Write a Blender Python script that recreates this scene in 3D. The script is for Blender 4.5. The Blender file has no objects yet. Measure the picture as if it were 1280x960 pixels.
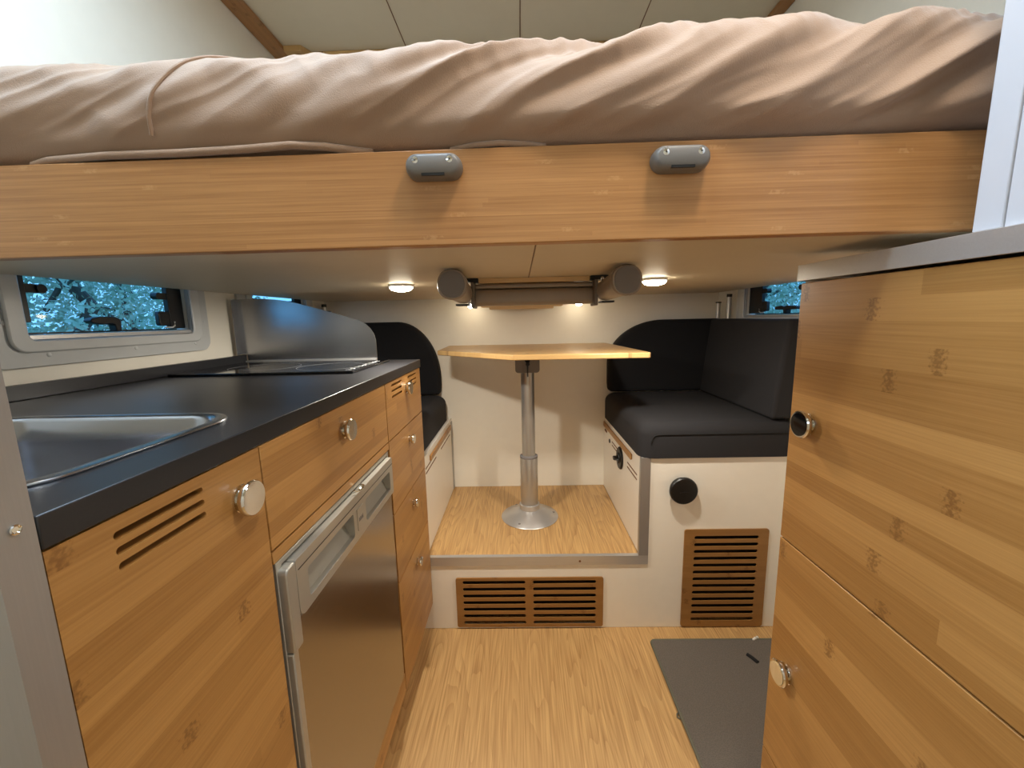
import bpy, bmesh, math, random
from mathutils import Vector, Matrix, noise
random.seed(7)
C = bpy.context.scene.collection
PI = math.pi

# ------------------------------------------------------------------ materials
def srgb(r, g, b):
    f = lambda c: (c/12.92 if c <= .04045 else ((c+.055)/1.055)**2.4)
    return (f(r/255), f(g/255), f(b/255), 1)

def new_mat(name):
    m = bpy.data.materials.new(name); m.use_nodes = True
    nt = m.node_tree; b = nt.nodes['Principled BSDF']
    return m, nt, b

def N(nt, t, **kw):
    n = nt.nodes.new(t)
    for k, v in kw.items(): setattr(n, k, v)
    return n

def math_node(nt, op, a, b=None, c=None, clamp=False):
    n = N(nt, 'ShaderNodeMath', operation=op); n.use_clamp = clamp
    for i, x in enumerate((a, b, c)):
        if x is None: continue
        if isinstance(x, (int, float)): n.inputs[i].default_value = x
        else: nt.links.new(x, n.inputs[i])
    return n.outputs[0]

def mixc(nt, fac, a, b, mode='MIX'):
    n = N(nt, 'ShaderNodeMix', data_type='RGBA', blend_type=mode)
    for s, x in ((n.inputs['Factor'], fac), (n.inputs[6], a), (n.inputs[7], b)):
        if isinstance(x, (int, float)): s.default_value = x
        elif isinstance(x, tuple): s.default_value = x
        else: nt.links.new(x, s)
    return n.outputs[2]

def plain(name, col, rough=.5, metal=0, var=.04, scale=30, bump=0, bscale=200, **kw):
    m, nt, b = new_mat(name)
    tc = N(nt, 'ShaderNodeTexCoord')
    nz = N(nt, 'ShaderNodeTexNoise'); nz.inputs['Scale'].default_value = scale; nz.inputs['Detail'].default_value = 3
    nt.links.new(tc.outputs['Object'], nz.inputs['Vector'])
    dark = tuple(c*(1-var*2) for c in col[:3]) + (1,)
    lite = tuple(min(1, c*(1+var)) for c in col[:3]) + (1,)
    nt.links.new(mixc(nt, nz.outputs['Fac'], dark, lite), b.inputs['Base Color'])
    b.inputs['Roughness'].default_value = rough; b.inputs['Metallic'].default_value = metal
    if bump:
        n2 = N(nt, 'ShaderNodeTexNoise'); n2.inputs['Scale'].default_value = bscale; n2.inputs['Detail'].default_value = 2
        nt.links.new(tc.outputs['Object'], n2.inputs['Vector'])
        bp = N(nt, 'ShaderNodeBump'); bp.inputs['Strength'].default_value = bump; bp.inputs['Distance'].default_value = .002
        nt.links.new(n2.outputs['Fac'], bp.inputs['Height']); nt.links.new(bp.outputs['Normal'], b.inputs['Normal'])
    for k, v in kw.items(): b.inputs[k].default_value = v
    return m

def axes(nt, along, across):
    tc = N(nt, 'ShaderNodeTexCoord'); sp = N(nt, 'ShaderNodeSeparateXYZ')
    nt.links.new(tc.outputs['Object'], sp.inputs[0])
    oi = N(nt, 'ShaderNodeObjectInfo')
    return sp.outputs[along], sp.outputs[across], oi.outputs['Random']

def wn(nt, a, b):
    cb = N(nt, 'ShaderNodeCombineXYZ'); nt.links.new(a, cb.inputs[0]); nt.links.new(b, cb.inputs[1])
    w = N(nt, 'ShaderNodeTexWhiteNoise', noise_dimensions='2D'); nt.links.new(cb.outputs[0], w.inputs['Vector'])
    return w.outputs['Value']

def bamboo(name, along, across, width=.021, light=(202,153,90), dark=(142,96,46), knuckle=(108,68,30), fine=.52, rough=.36, nodegate=.72, kn=.58):
    m, nt, b = new_mat(name)
    A, B, R = axes(nt, along, across)
    off = math_node(nt, 'MULTIPLY', R, 37.0)
    Bs = math_node(nt, 'DIVIDE', B, width)
    idx = math_node(nt, 'FLOOR', math_node(nt, 'ADD', Bs, 100.37))
    r1 = wn(nt, idx, off)
    A2 = math_node(nt, 'ADD', A, math_node(nt, 'MULTIPLY', r1, 5.0))
    seg = math_node(nt, 'FLOOR', math_node(nt, 'DIVIDE', A2, .9))
    r2 = wn(nt, idx, math_node(nt, 'ADD', seg, off))
    # fine fibre
    cb = N(nt, 'ShaderNodeCombineXYZ')
    nt.links.new(math_node(nt, 'MULTIPLY', A2, 5.0), cb.inputs[0])
    nt.links.new(math_node(nt, 'MULTIPLY', B, 300.0), cb.inputs[1])
    nz = N(nt, 'ShaderNodeTexNoise'); nz.inputs['Scale'].default_value = 1; nz.inputs['Detail'].default_value = 4; nz.inputs['Roughness'].default_value = .65
    nt.links.new(cb.outputs[0], nz.inputs['Vector'])
    fib = math_node(nt, 'MULTIPLY', math_node(nt, 'SUBTRACT', nz.outputs['Fac'], .27), 2.1, clamp=True)
    fac = math_node(nt, 'ADD', math_node(nt, 'MULTIPLY', r2, 1-fine), math_node(nt, 'MULTIPLY', fib, fine))
    col = mixc(nt, fac, srgb(*dark), srgb(*light))
    # slow drift of tone over the whole board
    cb4 = N(nt, 'ShaderNodeCombineXYZ')
    nt.links.new(math_node(nt, 'MULTIPLY', math_node(nt, 'ADD', A, off), 1.6), cb4.inputs[0]); nt.links.new(math_node(nt, 'MULTIPLY', B, 11.0), cb4.inputs[1])
    n4 = N(nt, 'ShaderNodeTexNoise'); n4.inputs['Scale'].default_value = 1; n4.inputs['Detail'].default_value = 3; nt.links.new(cb4.outputs[0], n4.inputs['Vector'])
    col = mixc(nt, math_node(nt, 'MULTIPLY', n4.outputs['Fac'], .55), col, srgb(*[.5*(a+b)-14 for a, b in zip(light, dark)]))
    # knuckles
    q = math_node(nt, 'DIVIDE', A2, .21)
    cell = math_node(nt, 'FLOOR', q); fr = math_node(nt, 'SUBTRACT', q, cell)
    d = math_node(nt, 'ABSOLUTE', math_node(nt, 'SUBTRACT', fr, .5))
    n3 = N(nt, 'ShaderNodeTexNoise'); n3.inputs['Scale'].default_value = 230
    cb2 = N(nt, 'ShaderNodeCombineXYZ'); nt.links.new(A, cb2.inputs[0]); nt.links.new(B, cb2.inputs[1]); nt.links.new(cb2.outputs[0], n3.inputs['Vector'])
    d2 = math_node(nt, 'ADD', d, math_node(nt, 'MULTIPLY', math_node(nt, 'SUBTRACT', n3.outputs['Fac'], .5), .2))
    mk = math_node(nt, 'SUBTRACT', 1.0, math_node(nt, 'DIVIDE', d2, .045), clamp=True)
    gate = math_node(nt, 'GREATER_THAN', wn(nt, idx, math_node(nt, 'ADD', cell, math_node(nt, 'ADD', off, 13.7))), nodegate)
    mk = math_node(nt, 'MULTIPLY', math_node(nt, 'MULTIPLY', mk, gate), kn)
    nt.links.new(mixc(nt, mk, col, srgb(*knuckle)), b.inputs['Base Color'])
    b.inputs['Roughness'].default_value = rough
    return m

def oak(name):
    m, nt, b = new_mat(name)
    tc = N(nt, 'ShaderNodeTexCoord'); sp = N(nt, 'ShaderNodeSeparateXYZ'); nt.links.new(tc.outputs['Object'], sp.inputs[0])
    X, Y = sp.outputs[0], sp.outputs[1]
    pw = .23
    pid = math_node(nt, 'FLOOR', math_node(nt, 'DIVIDE', math_node(nt, 'ADD', X, 10.06), pw))
    w = N(nt, 'ShaderNodeTexWhiteNoise', noise_dimensions='1D'); nt.links.new(pid, w.inputs['W'])
    r = w.outputs['Value']
    cb = N(nt, 'ShaderNodeCombineXYZ')
    nt.links.new(math_node(nt, 'ADD', X, math_node(nt, 'MULTIPLY', r, 7.0)), cb.inputs[0])
    nt.links.new(math_node(nt, 'MULTIPLY', math_node(nt, 'ADD', Y, math_node(nt, 'MULTIPLY', r, 3.0)), .11), cb.inputs[1])
    n1 = N(nt, 'ShaderNodeTexNoise'); n1.inputs['Scale'].default_value = 9; n1.inputs['Detail'].default_value = 1.5
    nt.links.new(cb.outputs[0], n1.inputs['Vector'])
    rings = math_node(nt, 'FRACT', math_node(nt, 'MULTIPLY', n1.outputs['Fac'], 24.0))
    rings = math_node(nt, 'POWER', rings, 2.2)
    cb3 = N(nt, 'ShaderNodeCombineXYZ'); nt.links.new(math_node(nt, 'MULTIPLY', X, 210.0), cb3.inputs[0]); nt.links.new(math_node(nt, 'MULTIPLY', Y, 5.0), cb3.inputs[1])
    n2 = N(nt, 'ShaderNodeTexNoise'); n2.inputs['Scale'].default_value = 1; n2.inputs['Detail'].default_value = 3; nt.links.new(cb3.outputs[0], n2.inputs['Vector'])
    fib = math_node(nt, 'MULTIPLY', math_node(nt, 'SUBTRACT', n2.outputs['Fac'], .3), 2.3, clamp=True)
    fac = math_node(nt, 'ADD', math_node(nt, 'MULTIPLY', rings, .3), math_node(nt, 'MULTIPLY', fib, .7))
    col = mixc(nt, fac, srgb(214, 174, 116), srgb(148, 106, 60))
    col = mixc(nt, math_node(nt, 'MULTIPLY', r, .22), col, srgb(190, 150, 100))
    fx = math_node(nt, 'FRACT', math_node(nt, 'DIVIDE', math_node(nt, 'ADD', X, 10.06), pw))
    seam = math_node(nt, 'LESS_THAN', fx, .006)
    col = mixc(nt, math_node(nt, 'MULTIPLY', seam, .45), col, srgb(120, 84, 48))
    nt.links.new(col, b.inputs['Base Color']); b.inputs['Roughness'].default_value = .42
    return m

def brushed(name, col, rough=.3, along=0, metal=1):
    m, nt, b = new_mat(name)
    tc = N(nt, 'ShaderNodeTexCoord'); mp = N(nt, 'ShaderNodeMapping'); nt.links.new(tc.outputs['Object'], mp.inputs[0])
    s = [600, 600, 600]; s[along] = 8; mp.inputs['Scale'].default_value = s
    nz = N(nt, 'ShaderNodeTexNoise'); nz.inputs['Scale'].default_value = 1; nz.inputs['Detail'].default_value = 2; nt.links.new(mp.outputs[0], nz.inputs['Vector'])
    d = tuple(c*.88 for c in col[:3]) + (1,)
    nt.links.new(mixc(nt, nz.outputs['Fac'], d, col), b.inputs['Base Color'])
    b.inputs['Metallic'].default_value = metal
    nt.links.new(math_node(nt, 'ADD', math_node(nt, 'MULTIPLY', nz.outputs['Fac'], .1), rough-.05), b.inputs['Roughness'])
    return m

def emit(name, col, s):
    m, nt, b = new_mat(name)
    b.inputs['Base Color'].default_value = (.8, .8, .8, 1)
    b.inputs['Emission Color'].default_value = col; b.inputs['Emission Strength'].default_value = s
    return m

M = {}
M['bam_y'] = bamboo('bamboo_fronts', 1, 2)
M['bam_y_h'] = bamboo('bamboo_fronts_wide', 1, 2, width=.03)
M['bam_board'] = bamboo('bamboo_bed_board', 0, 2, width=.0052, light=(214,160,103), dark=(154,104,58), knuckle=(216,170,118), fine=.7, nodegate=.85, kn=.35)
M['bam_table'] = bamboo('bamboo_table', 0, 1, width=.024, light=(216,180,124), dark=(188,148,94))
M['bam_x'] = bamboo('bamboo_grille', 0, 2, width=.02, light=(168,124,70), dark=(146,104,54), rough=.5)
M['bam_trim'] = bamboo('bamboo_trim', 1, 0, width=.012, light=(178,130,78), dark=(152,106,60))
M['bam_light'] = bamboo('bamboo_light', 0, 1, width=.02, light=(226,198,152), dark=(208,176,126))
M['oak'] = oak('oak_plank')
M['white'] = plain('white_panel', srgb(246, 241, 230), .38, var=.015)
M['wall'] = plain('white_wall', srgb(240, 234, 220), .45, var=.015)
M['ceil'] = plain('ceiling_panel', srgb(222, 212, 190), .5, var=.015)
M['cream'] = plain('cream_wall', srgb(225, 205, 175), .5, var=.02)
M['under'] = plain('underside_panel', srgb(214, 200, 174), .5, var=.02)
M['upwhite'] = plain('upper_white', srgb(206, 206, 212), .35, var=.01)
M['counter'] = plain('worktop_dark', srgb(36, 36, 39), .32, var=.12, scale=400)
M['black_glass'] = plain('black_glass', srgb(14, 14, 16), .06, var=.02)
M['mark'] = plain('hob_marking', srgb(200, 200, 200), .4)
M['ring'] = plain('hob_ring', srgb(110, 110, 112), .4)
M['steel'] = brushed('brushed_steel', (.40, .40, .42, 1), .24, 0)
M['steel_y'] = brushed('brushed_steel_door', (.40, .38, .36, 1), .24, 1)
M['sink'] = brushed('sink_steel', (.42, .45, .5, 1), .22, 1)
M['alu'] = brushed('aluminium', (.62, .61, .60, 1), .34, 0, .65)
M['alu_z'] = brushed('aluminium_post', (.44, .43, .42, 1), .36, 2, .65)
M['silver'] = plain('silver_plastic', srgb(176, 172, 162), .34, metal=.55, var=.02)
M['pole'] = plain('satin_aluminium', srgb(190, 188, 184), .36, metal=.8, var=.02)
M['chrome'] = plain('chrome', srgb(225, 222, 215), .07, metal=1, var=.01)
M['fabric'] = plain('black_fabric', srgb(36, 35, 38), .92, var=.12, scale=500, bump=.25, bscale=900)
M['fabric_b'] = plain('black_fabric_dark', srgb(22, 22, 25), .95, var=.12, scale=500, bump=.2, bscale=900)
M['piping'] = plain('black_piping', srgb(10, 10, 12), .8)
M['black'] = plain('black_plastic', srgb(16, 16, 17), .4)
M['dark'] = plain('slot_shade_and_seam', srgb(30, 18, 10), .9)  # near-black paints the shade behind the vents; also the fridge seam
M['bronze'] = plain('slot_brown', srgb(120, 80, 48), .6)
M['grey_pl'] = plain('grey_plastic', srgb(118, 112, 106), .42, var=.03)
M['grey_bar'] = plain('grey_beam', srgb(150, 138, 126), .4, metal=.25, var=.02)
M['grey_cap'] = plain('grey_cap', srgb(122, 118, 118), .6, var=.05)
M['flange'] = plain('window_flange', srgb(196, 198, 198), .3, var=.02)
M['flange_r'] = plain('window_flange_inner', srgb(204, 206, 206), .3, var=.02)
M['mat'] = plain('carpet', srgb(114, 106, 98), .98, var=.33, scale=420, bump=.9, bscale=600)
M['mat_edge'] = plain('carpet_binding', srgb(104, 102, 88), .9, var=.1)
M['led'] = emit('led_lens', (1, .88, .66, 1), 40)
M['sheet'] = plain('tan_sheet', srgb(164, 133, 108), .85, var=.04, scale=14, bump=.3, bscale=700, **{'Sheen Weight': .4})
M['tag'] = plain('white_tag', srgb(230, 226, 216), .6)
M['leaf'] = plain('leaf', srgb(196, 214, 190), .7, var=.35, scale=3)
M['bark'] = plain('bark', srgb(90, 84, 80), .9, var=.3, scale=12)
M['grass'] = plain('outside_grass', srgb(120, 140, 100), .95, var=.3, scale=4)
def glass_mat():
    m, nt, b = new_mat('window_glass')
    out = nt.nodes['Material Output']
    t = N(nt, 'ShaderNodeBsdfTransparent'); t.inputs[0].default_value = (.72, .9, 1, 1)
    g = N(nt, 'ShaderNodeBsdfGlossy'); g.inputs['Roughness'].default_value = .03
    fr = N(nt, 'ShaderNodeFresnel'); fr.inputs[0].default_value = 1.4
    mx = N(nt, 'ShaderNodeMixShader')
    ge = N(nt, 'ShaderNodeNewGeometry')
    nt.links.new(math_node(nt, 'MULTIPLY', fr.outputs[0], math_node(nt, 'SUBTRACT', 1.0, ge.outputs['Backfacing'])), mx.inputs[0]); nt.links.new(t.outputs[0], mx.inputs[1]); nt.links.new(g.outputs[0], mx.inputs[2])
    nt.links.new(mx.outputs[0], out.inputs['Surface'])
    return m
M['glass'] = glass_mat()

# ------------------------------------------------------------------ mesh helpers (world coordinates)
class MB:
    def __init__(s): s.bm = bmesh.new()
    def box(s, x0, x1, y0, y1, z0, z1):
        vs = [s.bm.verts.new((x, y, z)) for x in (x0, x1) for y in (y0, y1) for z in (z0, z1)]
        for f in ((0,1,3,2), (4,6,7,5), (0,4,5,1), (2,3,7,6), (0,2,6,4), (1,5,7,3)):
            s.bm.faces.new([vs[i] for i in f])
        return s
    def plate(s, outer, holes, ax, lo, hi):
        """2-D outline with holes, extruded along axis ax from lo to hi"""
        def p(a, b, c):
            return {'x': (c, a, b), 'y': (a, c, b), 'z': (a, b, c)}[ax]
        t = bmesh.new(); ed = []
        for loop in [outer] + list(holes):
            vs = [t.verts.new(p(a, b, lo)) for a, b in loop]
            for i in range(len(vs)): ed.append(t.edges.new((vs[i], vs[(i+1) % len(vs)])))
        bmesh.ops.triangle_fill(t, use_beauty=True, use_dissolve=False, edges=ed)
        bmesh.ops.dissolve_limit(t, angle_limit=.01, verts=t.verts[:], edges=t.edges[:], use_dissolve_boundaries=False) if not holes else None
        r = bmesh.ops.extrude_face_region(t, geom=t.faces[:])
        d = Vector(p(0, 0, hi-lo))
        for v in r['geom']:
            if isinstance(v, bmesh.types.BMVert): v.co += d
        bmesh.ops.recalc_face_normals(t, faces=t.faces[:])
        s._merge(t); return s
    def _merge(s, t):
        me = bpy.data.meshes.new('tmp'); t.to_mesh(me); t.free(); s.bm.from_mesh(me); bpy.data.meshes.remove(me)
    def lathe(s, prof, c, ax, n=32):
        """prof: (radius, height) pairs along the axis ax from point c"""
        c = Vector(c); w = {'x': Vector((1,0,0)), 'y': Vector((0,1,0)), 'z': Vector((0,0,1))}.get(ax if isinstance(ax, str) else '', ax)
        w = Vector(w).normalized(); u = w.orthogonal().normalized(); v = w.cross(u)
        t = bmesh.new(); rings = []
        for r, h in prof:
            if r < 1e-6: rings.append([t.verts.new(c+w*h)])
            else: rings.append([t.verts.new(c+w*h+(u*math.cos(k*2*PI/n)+v*math.sin(k*2*PI/n))*r) for k in range(n)])
        for a, b in zip(rings, rings[1:]):
            for k in range(n):
                k2 = (k+1) % n
                if len(a) == 1 and len(b) == 1: continue
                if len(a) == 1: t.faces.new((a[0], b[k], b[k2]))
                elif len(b) == 1: t.faces.new((a[k], b[0], a[k2]))
                else: t.faces.new((a[k], b[k], b[k2], a[k2]))
        for rg, flip in ((rings[0], 1), (rings[-1], 0)):
            if len(rg) > 2: t.faces.new(rg[::-1] if flip else rg)
        bmesh.ops.recalc_face_normals(t, faces=t.faces[:])
        s._merge(t); return s
    def cyl(s, a, b, r, n=24):
        a = Vector(a); b = Vector(b); L = (b-a).length
        return s.lathe([(r, 0), (r, L)], a, (b-a)/L, n)
    def loft(s, rings):
        """closed rings of equal length, capped"""
        t = bmesh.new(); R = [[t.verts.new(p) for p in r] for r in rings]; n = len(R[0])
        for a, b in zip(R, R[1:]):
            for k in range(n): t.faces.new((a[k], a[(k+1) % n], b[(k+1) % n], b[k]))
        t.faces.new(R[0][::-1]); t.faces.new(R[-1])
        bmesh.ops.recalc_face_normals(t, faces=t.faces[:])
        s._merge(t); return s
    def tube(s, pts, r, n=10, closed=False):
        pts = [Vector(p) for p in pts]; rings = []; m = len(pts)
        for i, p in enumerate(pts):
            a = pts[(i-1) % m] if closed or i > 0 else p; b = pts[(i+1) % m] if closed or i < m-1 else p
            d = (b-a).normalized()
            ref = Vector((0,0,1)) if abs(d.z) < .95 else Vector((0,1,0))
            u = d.cross(ref).normalized(); v = u.cross(d)
            rings.append([p+(u*math.cos(k*2*PI/n)+v*math.sin(k*2*PI/n))*r for k in range(n)])
        t = bmesh.new(); R = [[t.verts.new(q) for q in rg] for rg in rings]
        prs = list(zip(R, R[1:])) + ([(R[-1], R[0])] if closed else [])
        for a, b in prs:
            for k in range(n): t.faces.new((a[k], a[(k+1) % n], b[(k+1) % n], b[k]))
        if not closed: t.faces.new(R[0][::-1]); t.faces.new(R[-1])
        bmesh.ops.recalc_face_normals(t, faces=t.faces[:])
        s._merge(t); return s
    def obj(s, name, mat, parent=None, bevel=0, seg=2, smooth=True, label=None):
        me = bpy.data.meshes.new(name)
        off = Vector((0, 0, 0)); p = parent
        if parent is not None:
            while p is not None: off += p.location; p = p.parent
        else:
            # origin at the base centre of the thing
            vs = [v.co for v in s.bm.verts]
            lo = [min(v[i] for v in vs) for i in range(3)]; hi = [max(v[i] for v in vs) for i in range(3)]
            off = Vector(((lo[0]+hi[0])/2, (lo[1]+hi[1])/2, lo[2]))
        for v in s.bm.verts: v.co -= off
        s.bm.to_mesh(me); s.bm.free()
        me.materials.append(M[mat] if isinstance(mat, str) else mat)
        o = bpy.data.objects.new(name, me); C.objects.link(o)
        if parent is not None: o.parent = parent
        else: o.location = off
        if smooth:
            for f in me.polygons: f.use_smooth = True
            me.set_sharp_from_angle(angle=math.radians(38))
        if bevel:
            b = o.modifiers.new('bevel', 'BEVEL'); b.width = bevel; b.segments = seg; b.limit_method = 'ANGLE'; b.angle_limit = math.radians(40)
            b.harden_normals = False
        if label: o['label'] = label
        return o

def thing(name, label, cat, loc, group=None):
    o = bpy.data.objects.new(name, None); C.objects.link(o); o.location = loc; o.empty_display_size = .05
    o['label'] = label; o['category'] = cat
    if group: o['group'] = group
    return o
def tag(o, label, cat, group=None, kind=None):
    if label: o['label'] = label
    if cat: o['category'] = cat
    if group: o['group'] = group
    if kind: o['kind'] = kind
    return o
def struct(o): o['kind'] = 'structure'; return o

def rrect(a0, a1, b0, b1, r, n=6):
    rs = r if isinstance(r, (tuple, list)) else (r,)*4   # corners: a0b0, a1b0, a1b1, a0b1
    pts = []
    for (cx, cy, st, rr) in ((a0+rs[0], b0+rs[0], PI, rs[0]), (a1-rs[1], b0+rs[1], 1.5*PI, rs[1]), (a1-rs[2], b1-rs[2], 0, rs[2]), (a0+rs[3], b1-rs[3], .5*PI, rs[3])):
        if rr < 1e-5: pts.append((cx, cy)); continue
        for k in range(n+1):
            t = st+k/n*PI/2; pts.append((cx+rr*math.cos(t), cy+rr*math.sin(t)))
    return pts
def rect(a0, a1, b0, b1): return [(a0, b0), (a1, b0), (a1, b1), (a0, b1)]

# ------------------------------------------------------------------ the room
XL, XR, YB, YN, ZC = -.9, .9, 1.926, -1.0, 2.08
struct(MB().box(XL-.04, XR+.04, YN-.04, YB+.04, -.05, 0).obj('floor', 'oak'))
hatch = rect(-.62, -.02, .15, .75)
struct(MB().plate(rect(XL-.04, XR+.04, YN-.04, YB+.04), [hatch], 'z', ZC, ZC+.04).obj('ceiling', 'ceil', smooth=False))
W1 = rrect(.735, 1.118, 1.062, 1.36, .012, 3); W2 = rrect(1.385, 1.735, 1.066, 1.36, .012, 3); W3 = rrect(1.33, 1.682, 1.07, 1.36, .012, 3)
WUP = rect(-.75, .15, 1.42, 1.86)
struct(MB().plate(rect(YN-.04, YB+.04, 0, ZC), [W1, W2, WUP], 'x', XL-.04, XL).obj('wall_left', 'wall', smooth=False))
struct(MB().plate(rect(YN-.04, YB+.04, 0, ZC), [W3], 'x', XR, XR+.04).obj('wall_right', 'wall', smooth=False))
struct(MB().box(XL, XR, YB, YB+.04, 0, ZC).obj('wall_back', 'wall'))
struct(MB().box(XL, XR, YN-.04, YN, 0, ZC).obj('wall_rear', 'wall'))
struct(MB().box(XL+.001, -.325, .228, .2485, .001, ZC-.001).obj('wall_partition', 'cream'))
# aluminium edge profile on the partition
t1 = struct(MB().plate([(-.36,.2265),(-.323,.2265),(-.323,.25),(-.36,.25),(-.36,.249),(-.3245,.249),(-.3245,.2276),(-.36,.2276)], [], 'z', .002, ZC-.002).obj('trim_1', 'alu_z'))
MB().lathe([(.0001,-.0008),(.0017,-.0008),(.0034,.0004),(.0034,.0008),(.0026,.0012),(.0018,.0004),(.0,.0004)], (-.3228,.2390,.957), 'x', 20).obj('screw', 'chrome', t1)
# ceiling corner strips and end strip with notched corners
struct(MB().box(-.899, -.84, -.98, 1.72, ZC-.016, ZC-.0005).obj('trim_2', 'bam_trim', bevel=.003))
struct(MB().box(.86, .899, -.98, 1.72, ZC-.016, ZC-.0005).obj('trim_3', 'bam_trim', bevel=.003))
struct(MB().plate([(-.84,1.66),(-.775,1.66),(-.755,1.70),(.79,1.70),(.81,1.655),(.86,1.655),(.86,1.76),(-.84,1.76)], [], 'z', ZC-.02, ZC-.0005).obj('trim_4', 'bam_table', bevel=.002))
# seams between the ceiling panels
for i, x in enumerate((-.4, .02, .44)):
    struct(MB().box(x-.0015, x+.0015, -.9, 1.70, ZC-.0012, ZC+.0005).obj('trim_%d' % (5+i), 'bronze'))

# ------------------------------------------------------------------ windows
def window(name, y0, y1, z0, sx, opts):
    """sx=-1 left wall, +1 right wall"""
    X = XL if sx < 0 else XR
    def xr(a, b):    # a..b measured from the wall face towards the room
        p, q = X-sx*a, X-sx*b
        return min(p, q), max(p, q)
    root = thing(name, None, None, (X, (y0+y1)/2, z0)); del root['label']; del root['category']; root['kind'] = 'structure'
    z1 = 1.36
    inner = rrect(y0, y1, z0, z1, .012, 3)
    lo, hi = xr(.001, .010)
    MB().plate(rrect(y0-.068, y1+.062, z0-.048, z1+.05, .03, 6), [inner], 'x', lo, hi).obj('window_frame', 'flange', root, bevel=.003)
    lo, hi = xr(.010, .016)
    MB().plate(rrect(y0-.03, y1+.03, z0-.022, z1+.03, .026, 6), [inner], 'x', lo, hi).obj('inner_frame', 'flange_r', root, bevel=.003)
    # reveal rail at the bottom with blind slot
    lo, hi = xr(-.03, .008)
    MB().box(lo, hi, y0+.002, y1-.002, z0+.001, z0+.010).obj('blind_rail', 'alu', root, bevel=.001)
    MB().box(*xr(-.034, -.031), y0+.002, y1-.002, z0+.0105, z0+.014).obj('seal', 'black', root)
    MB().plate(rect(y0-.01, y1+.01, z0-.01, z1+.01), [], 'x', *xr(-.046, -.042)).obj('window_pane', 'glass', root, smooth=False)
    # stays and hinges (black)
    for ya, s in ((y0+.002, 1), (y1-.002, -1)):
        wd = .024 if s == 1 else opts.get('wide', .046)
        yy = sorted((ya, ya+s*wd))
        MB().plate(rrect(yy[0], yy[1], z0+.033 if s == 1 else z0+.0145, z1-.002, .003, 3), [], 'x', *xr(-.018, -.006)).obj('stay_arm', 'black', root, bevel=.001)
        kb = ya+s*(wd+.026)
        MB().cyl((X-sx*-.020, kb, z0+.096), (X-sx*-.004, kb, z0+.096), .0085, 16).box(*xr(-.016, -.008), min(ya, kb), max(ya, kb), z0+.088, z0+.104).obj('stay_knob', 'black', root)
    yh = y1-.002-opts.get('wide', .046)
    MB().plate(rrect(yh-.03, yh+.004, z0+.022, z0+.058, .006, 4), [], 'x', *xr(-.020, -.008)).obj('hinge', 'black', root, bevel=.002)
    xh = X+sx*.006
    MB().tube([(xh, yh-.02, z0+.018), (xh, yh+.004, z0+.0175), (xh, yh+.012, z0+.022), (xh, yh+.013, z0+.032)], .002, 8).obj('blind_hook', 'flange_r', root)
    # catch handle
    yc = opts['handle']; hk = opts.get('hk', 1)
    hp = [(-.036,.035),(-.03,.030),(-.01,.027),(.012,.0285),(.018,.026),(.02,.012),(.032,.012),(.034,.034),(.03,.041),(.02,.0445),(-.012,.0445),(-.03,.041)] if sx < 0 else \
         [(-.06,.030),(-.055,.026),(-.008,.026),(-.006,.012),(.008,.012),(.010,.026),(.055,.026),(.06,.031),(.055,.038),(.02,.040),(.008,.036),(-.01,.040),(-.055,.037)]
    MB().plate([(yc+a_, z0+b_) for a_, b_ in hp], [], 'x', *xr(-.030, -.012)).obj('catch_handle', 'black', root, bevel=.002)
    for (py, pz) in opts['screws']:
        MB().lathe([(.0042, 0), (.0042, .0006), (.0026, .0018), (0, .0018)], (X-sx*.010, py, pz), (-sx, 0, 0), 16).obj('screw', 'flange_r', root)
    return root
window('window_1', .735, 1.118, 1.062, -1, dict(handle=.909, wide=.046, screws=[(.705,1.094),(.765,1.034),(.945,1.034),(1.123,1.034),(1.163,1.094)]))
window('window_2', 1.385, 1.735, 1.066, -1, dict(handle=1.52, wide=.05, screws=[(1.35,1.095),(1.77,1.095)]))
window('window_3', 1.33, 1.682, 1.066, 1, dict(handle=1.465, wide=.085, screws=[(1.72,1.1),(1.30,1.1)]))

# ------------------------------------------------------------------ raised platform and benches
YP = 1.313
def grille(y, x0, x1, z0, z1, cols, rows, parent, mx, mz, label):
    holes = []
    n = len(cols)
    for (a, b) in cols:
        for k in range(rows):
            zc = z0+mz+(z1-z0-2*mz)*k/(rows-1); h = .0064 if rows > 10 else .0066
            holes.append(rrect(a, b, zc-h, zc+h, h*.98, 4))
    g = MB().plate(rrect(x0, x1, z0, z1, .008, 5), holes, 'y', y-.005, y-.0005).obj('vent_grille', 'bam_x', parent, label=label)
    return g
OUT = None
pf = thing('raised_platform', 'low oak-floored platform under the table, white front with a wide slotted vent', 'platform', (0, YP+.3, 0))
MB().box(-.898, .3922, YP+.003, YB-.001, .256, .272).obj('deck', 'oak', pf)
MB().plate(rect(-.898, .3949, .001, .2555), [rect(-.225, .256, .012, .187)], 'y', YP, YP+.012).obj('front_panel', 'white', pf, smooth=False)
MB().plate([(YP-.004,.243),(YP-.0005,.243),(YP-.0005,.2725),(YP+.012,.2725),(YP+.012,.275),(YP-.004,.275)], [], 'x', -.345, .421).obj('edge_trim', 'alu', pf, label='aluminium edge strip')
MB().lathe([(.004,0),(.004,.001),(.002,.0018),(0,.0018)], (.19, YP-.004, .257), (0,-1,0), 16).obj('screw', 'bronze', pf)
grille(YP, -.24, .271, .008, .197, [(-.2165,.002),(.028,.246)], 7, pf, 0, .0175, 'bamboo vent with two columns of slots')
MB().box(-.27, .30, YP+.06, YP+.07, .002, .24).obj('slot_shade_sheet', 'dark', pf)  # dark sheet added to paint the shade inside the vent slots

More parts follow.
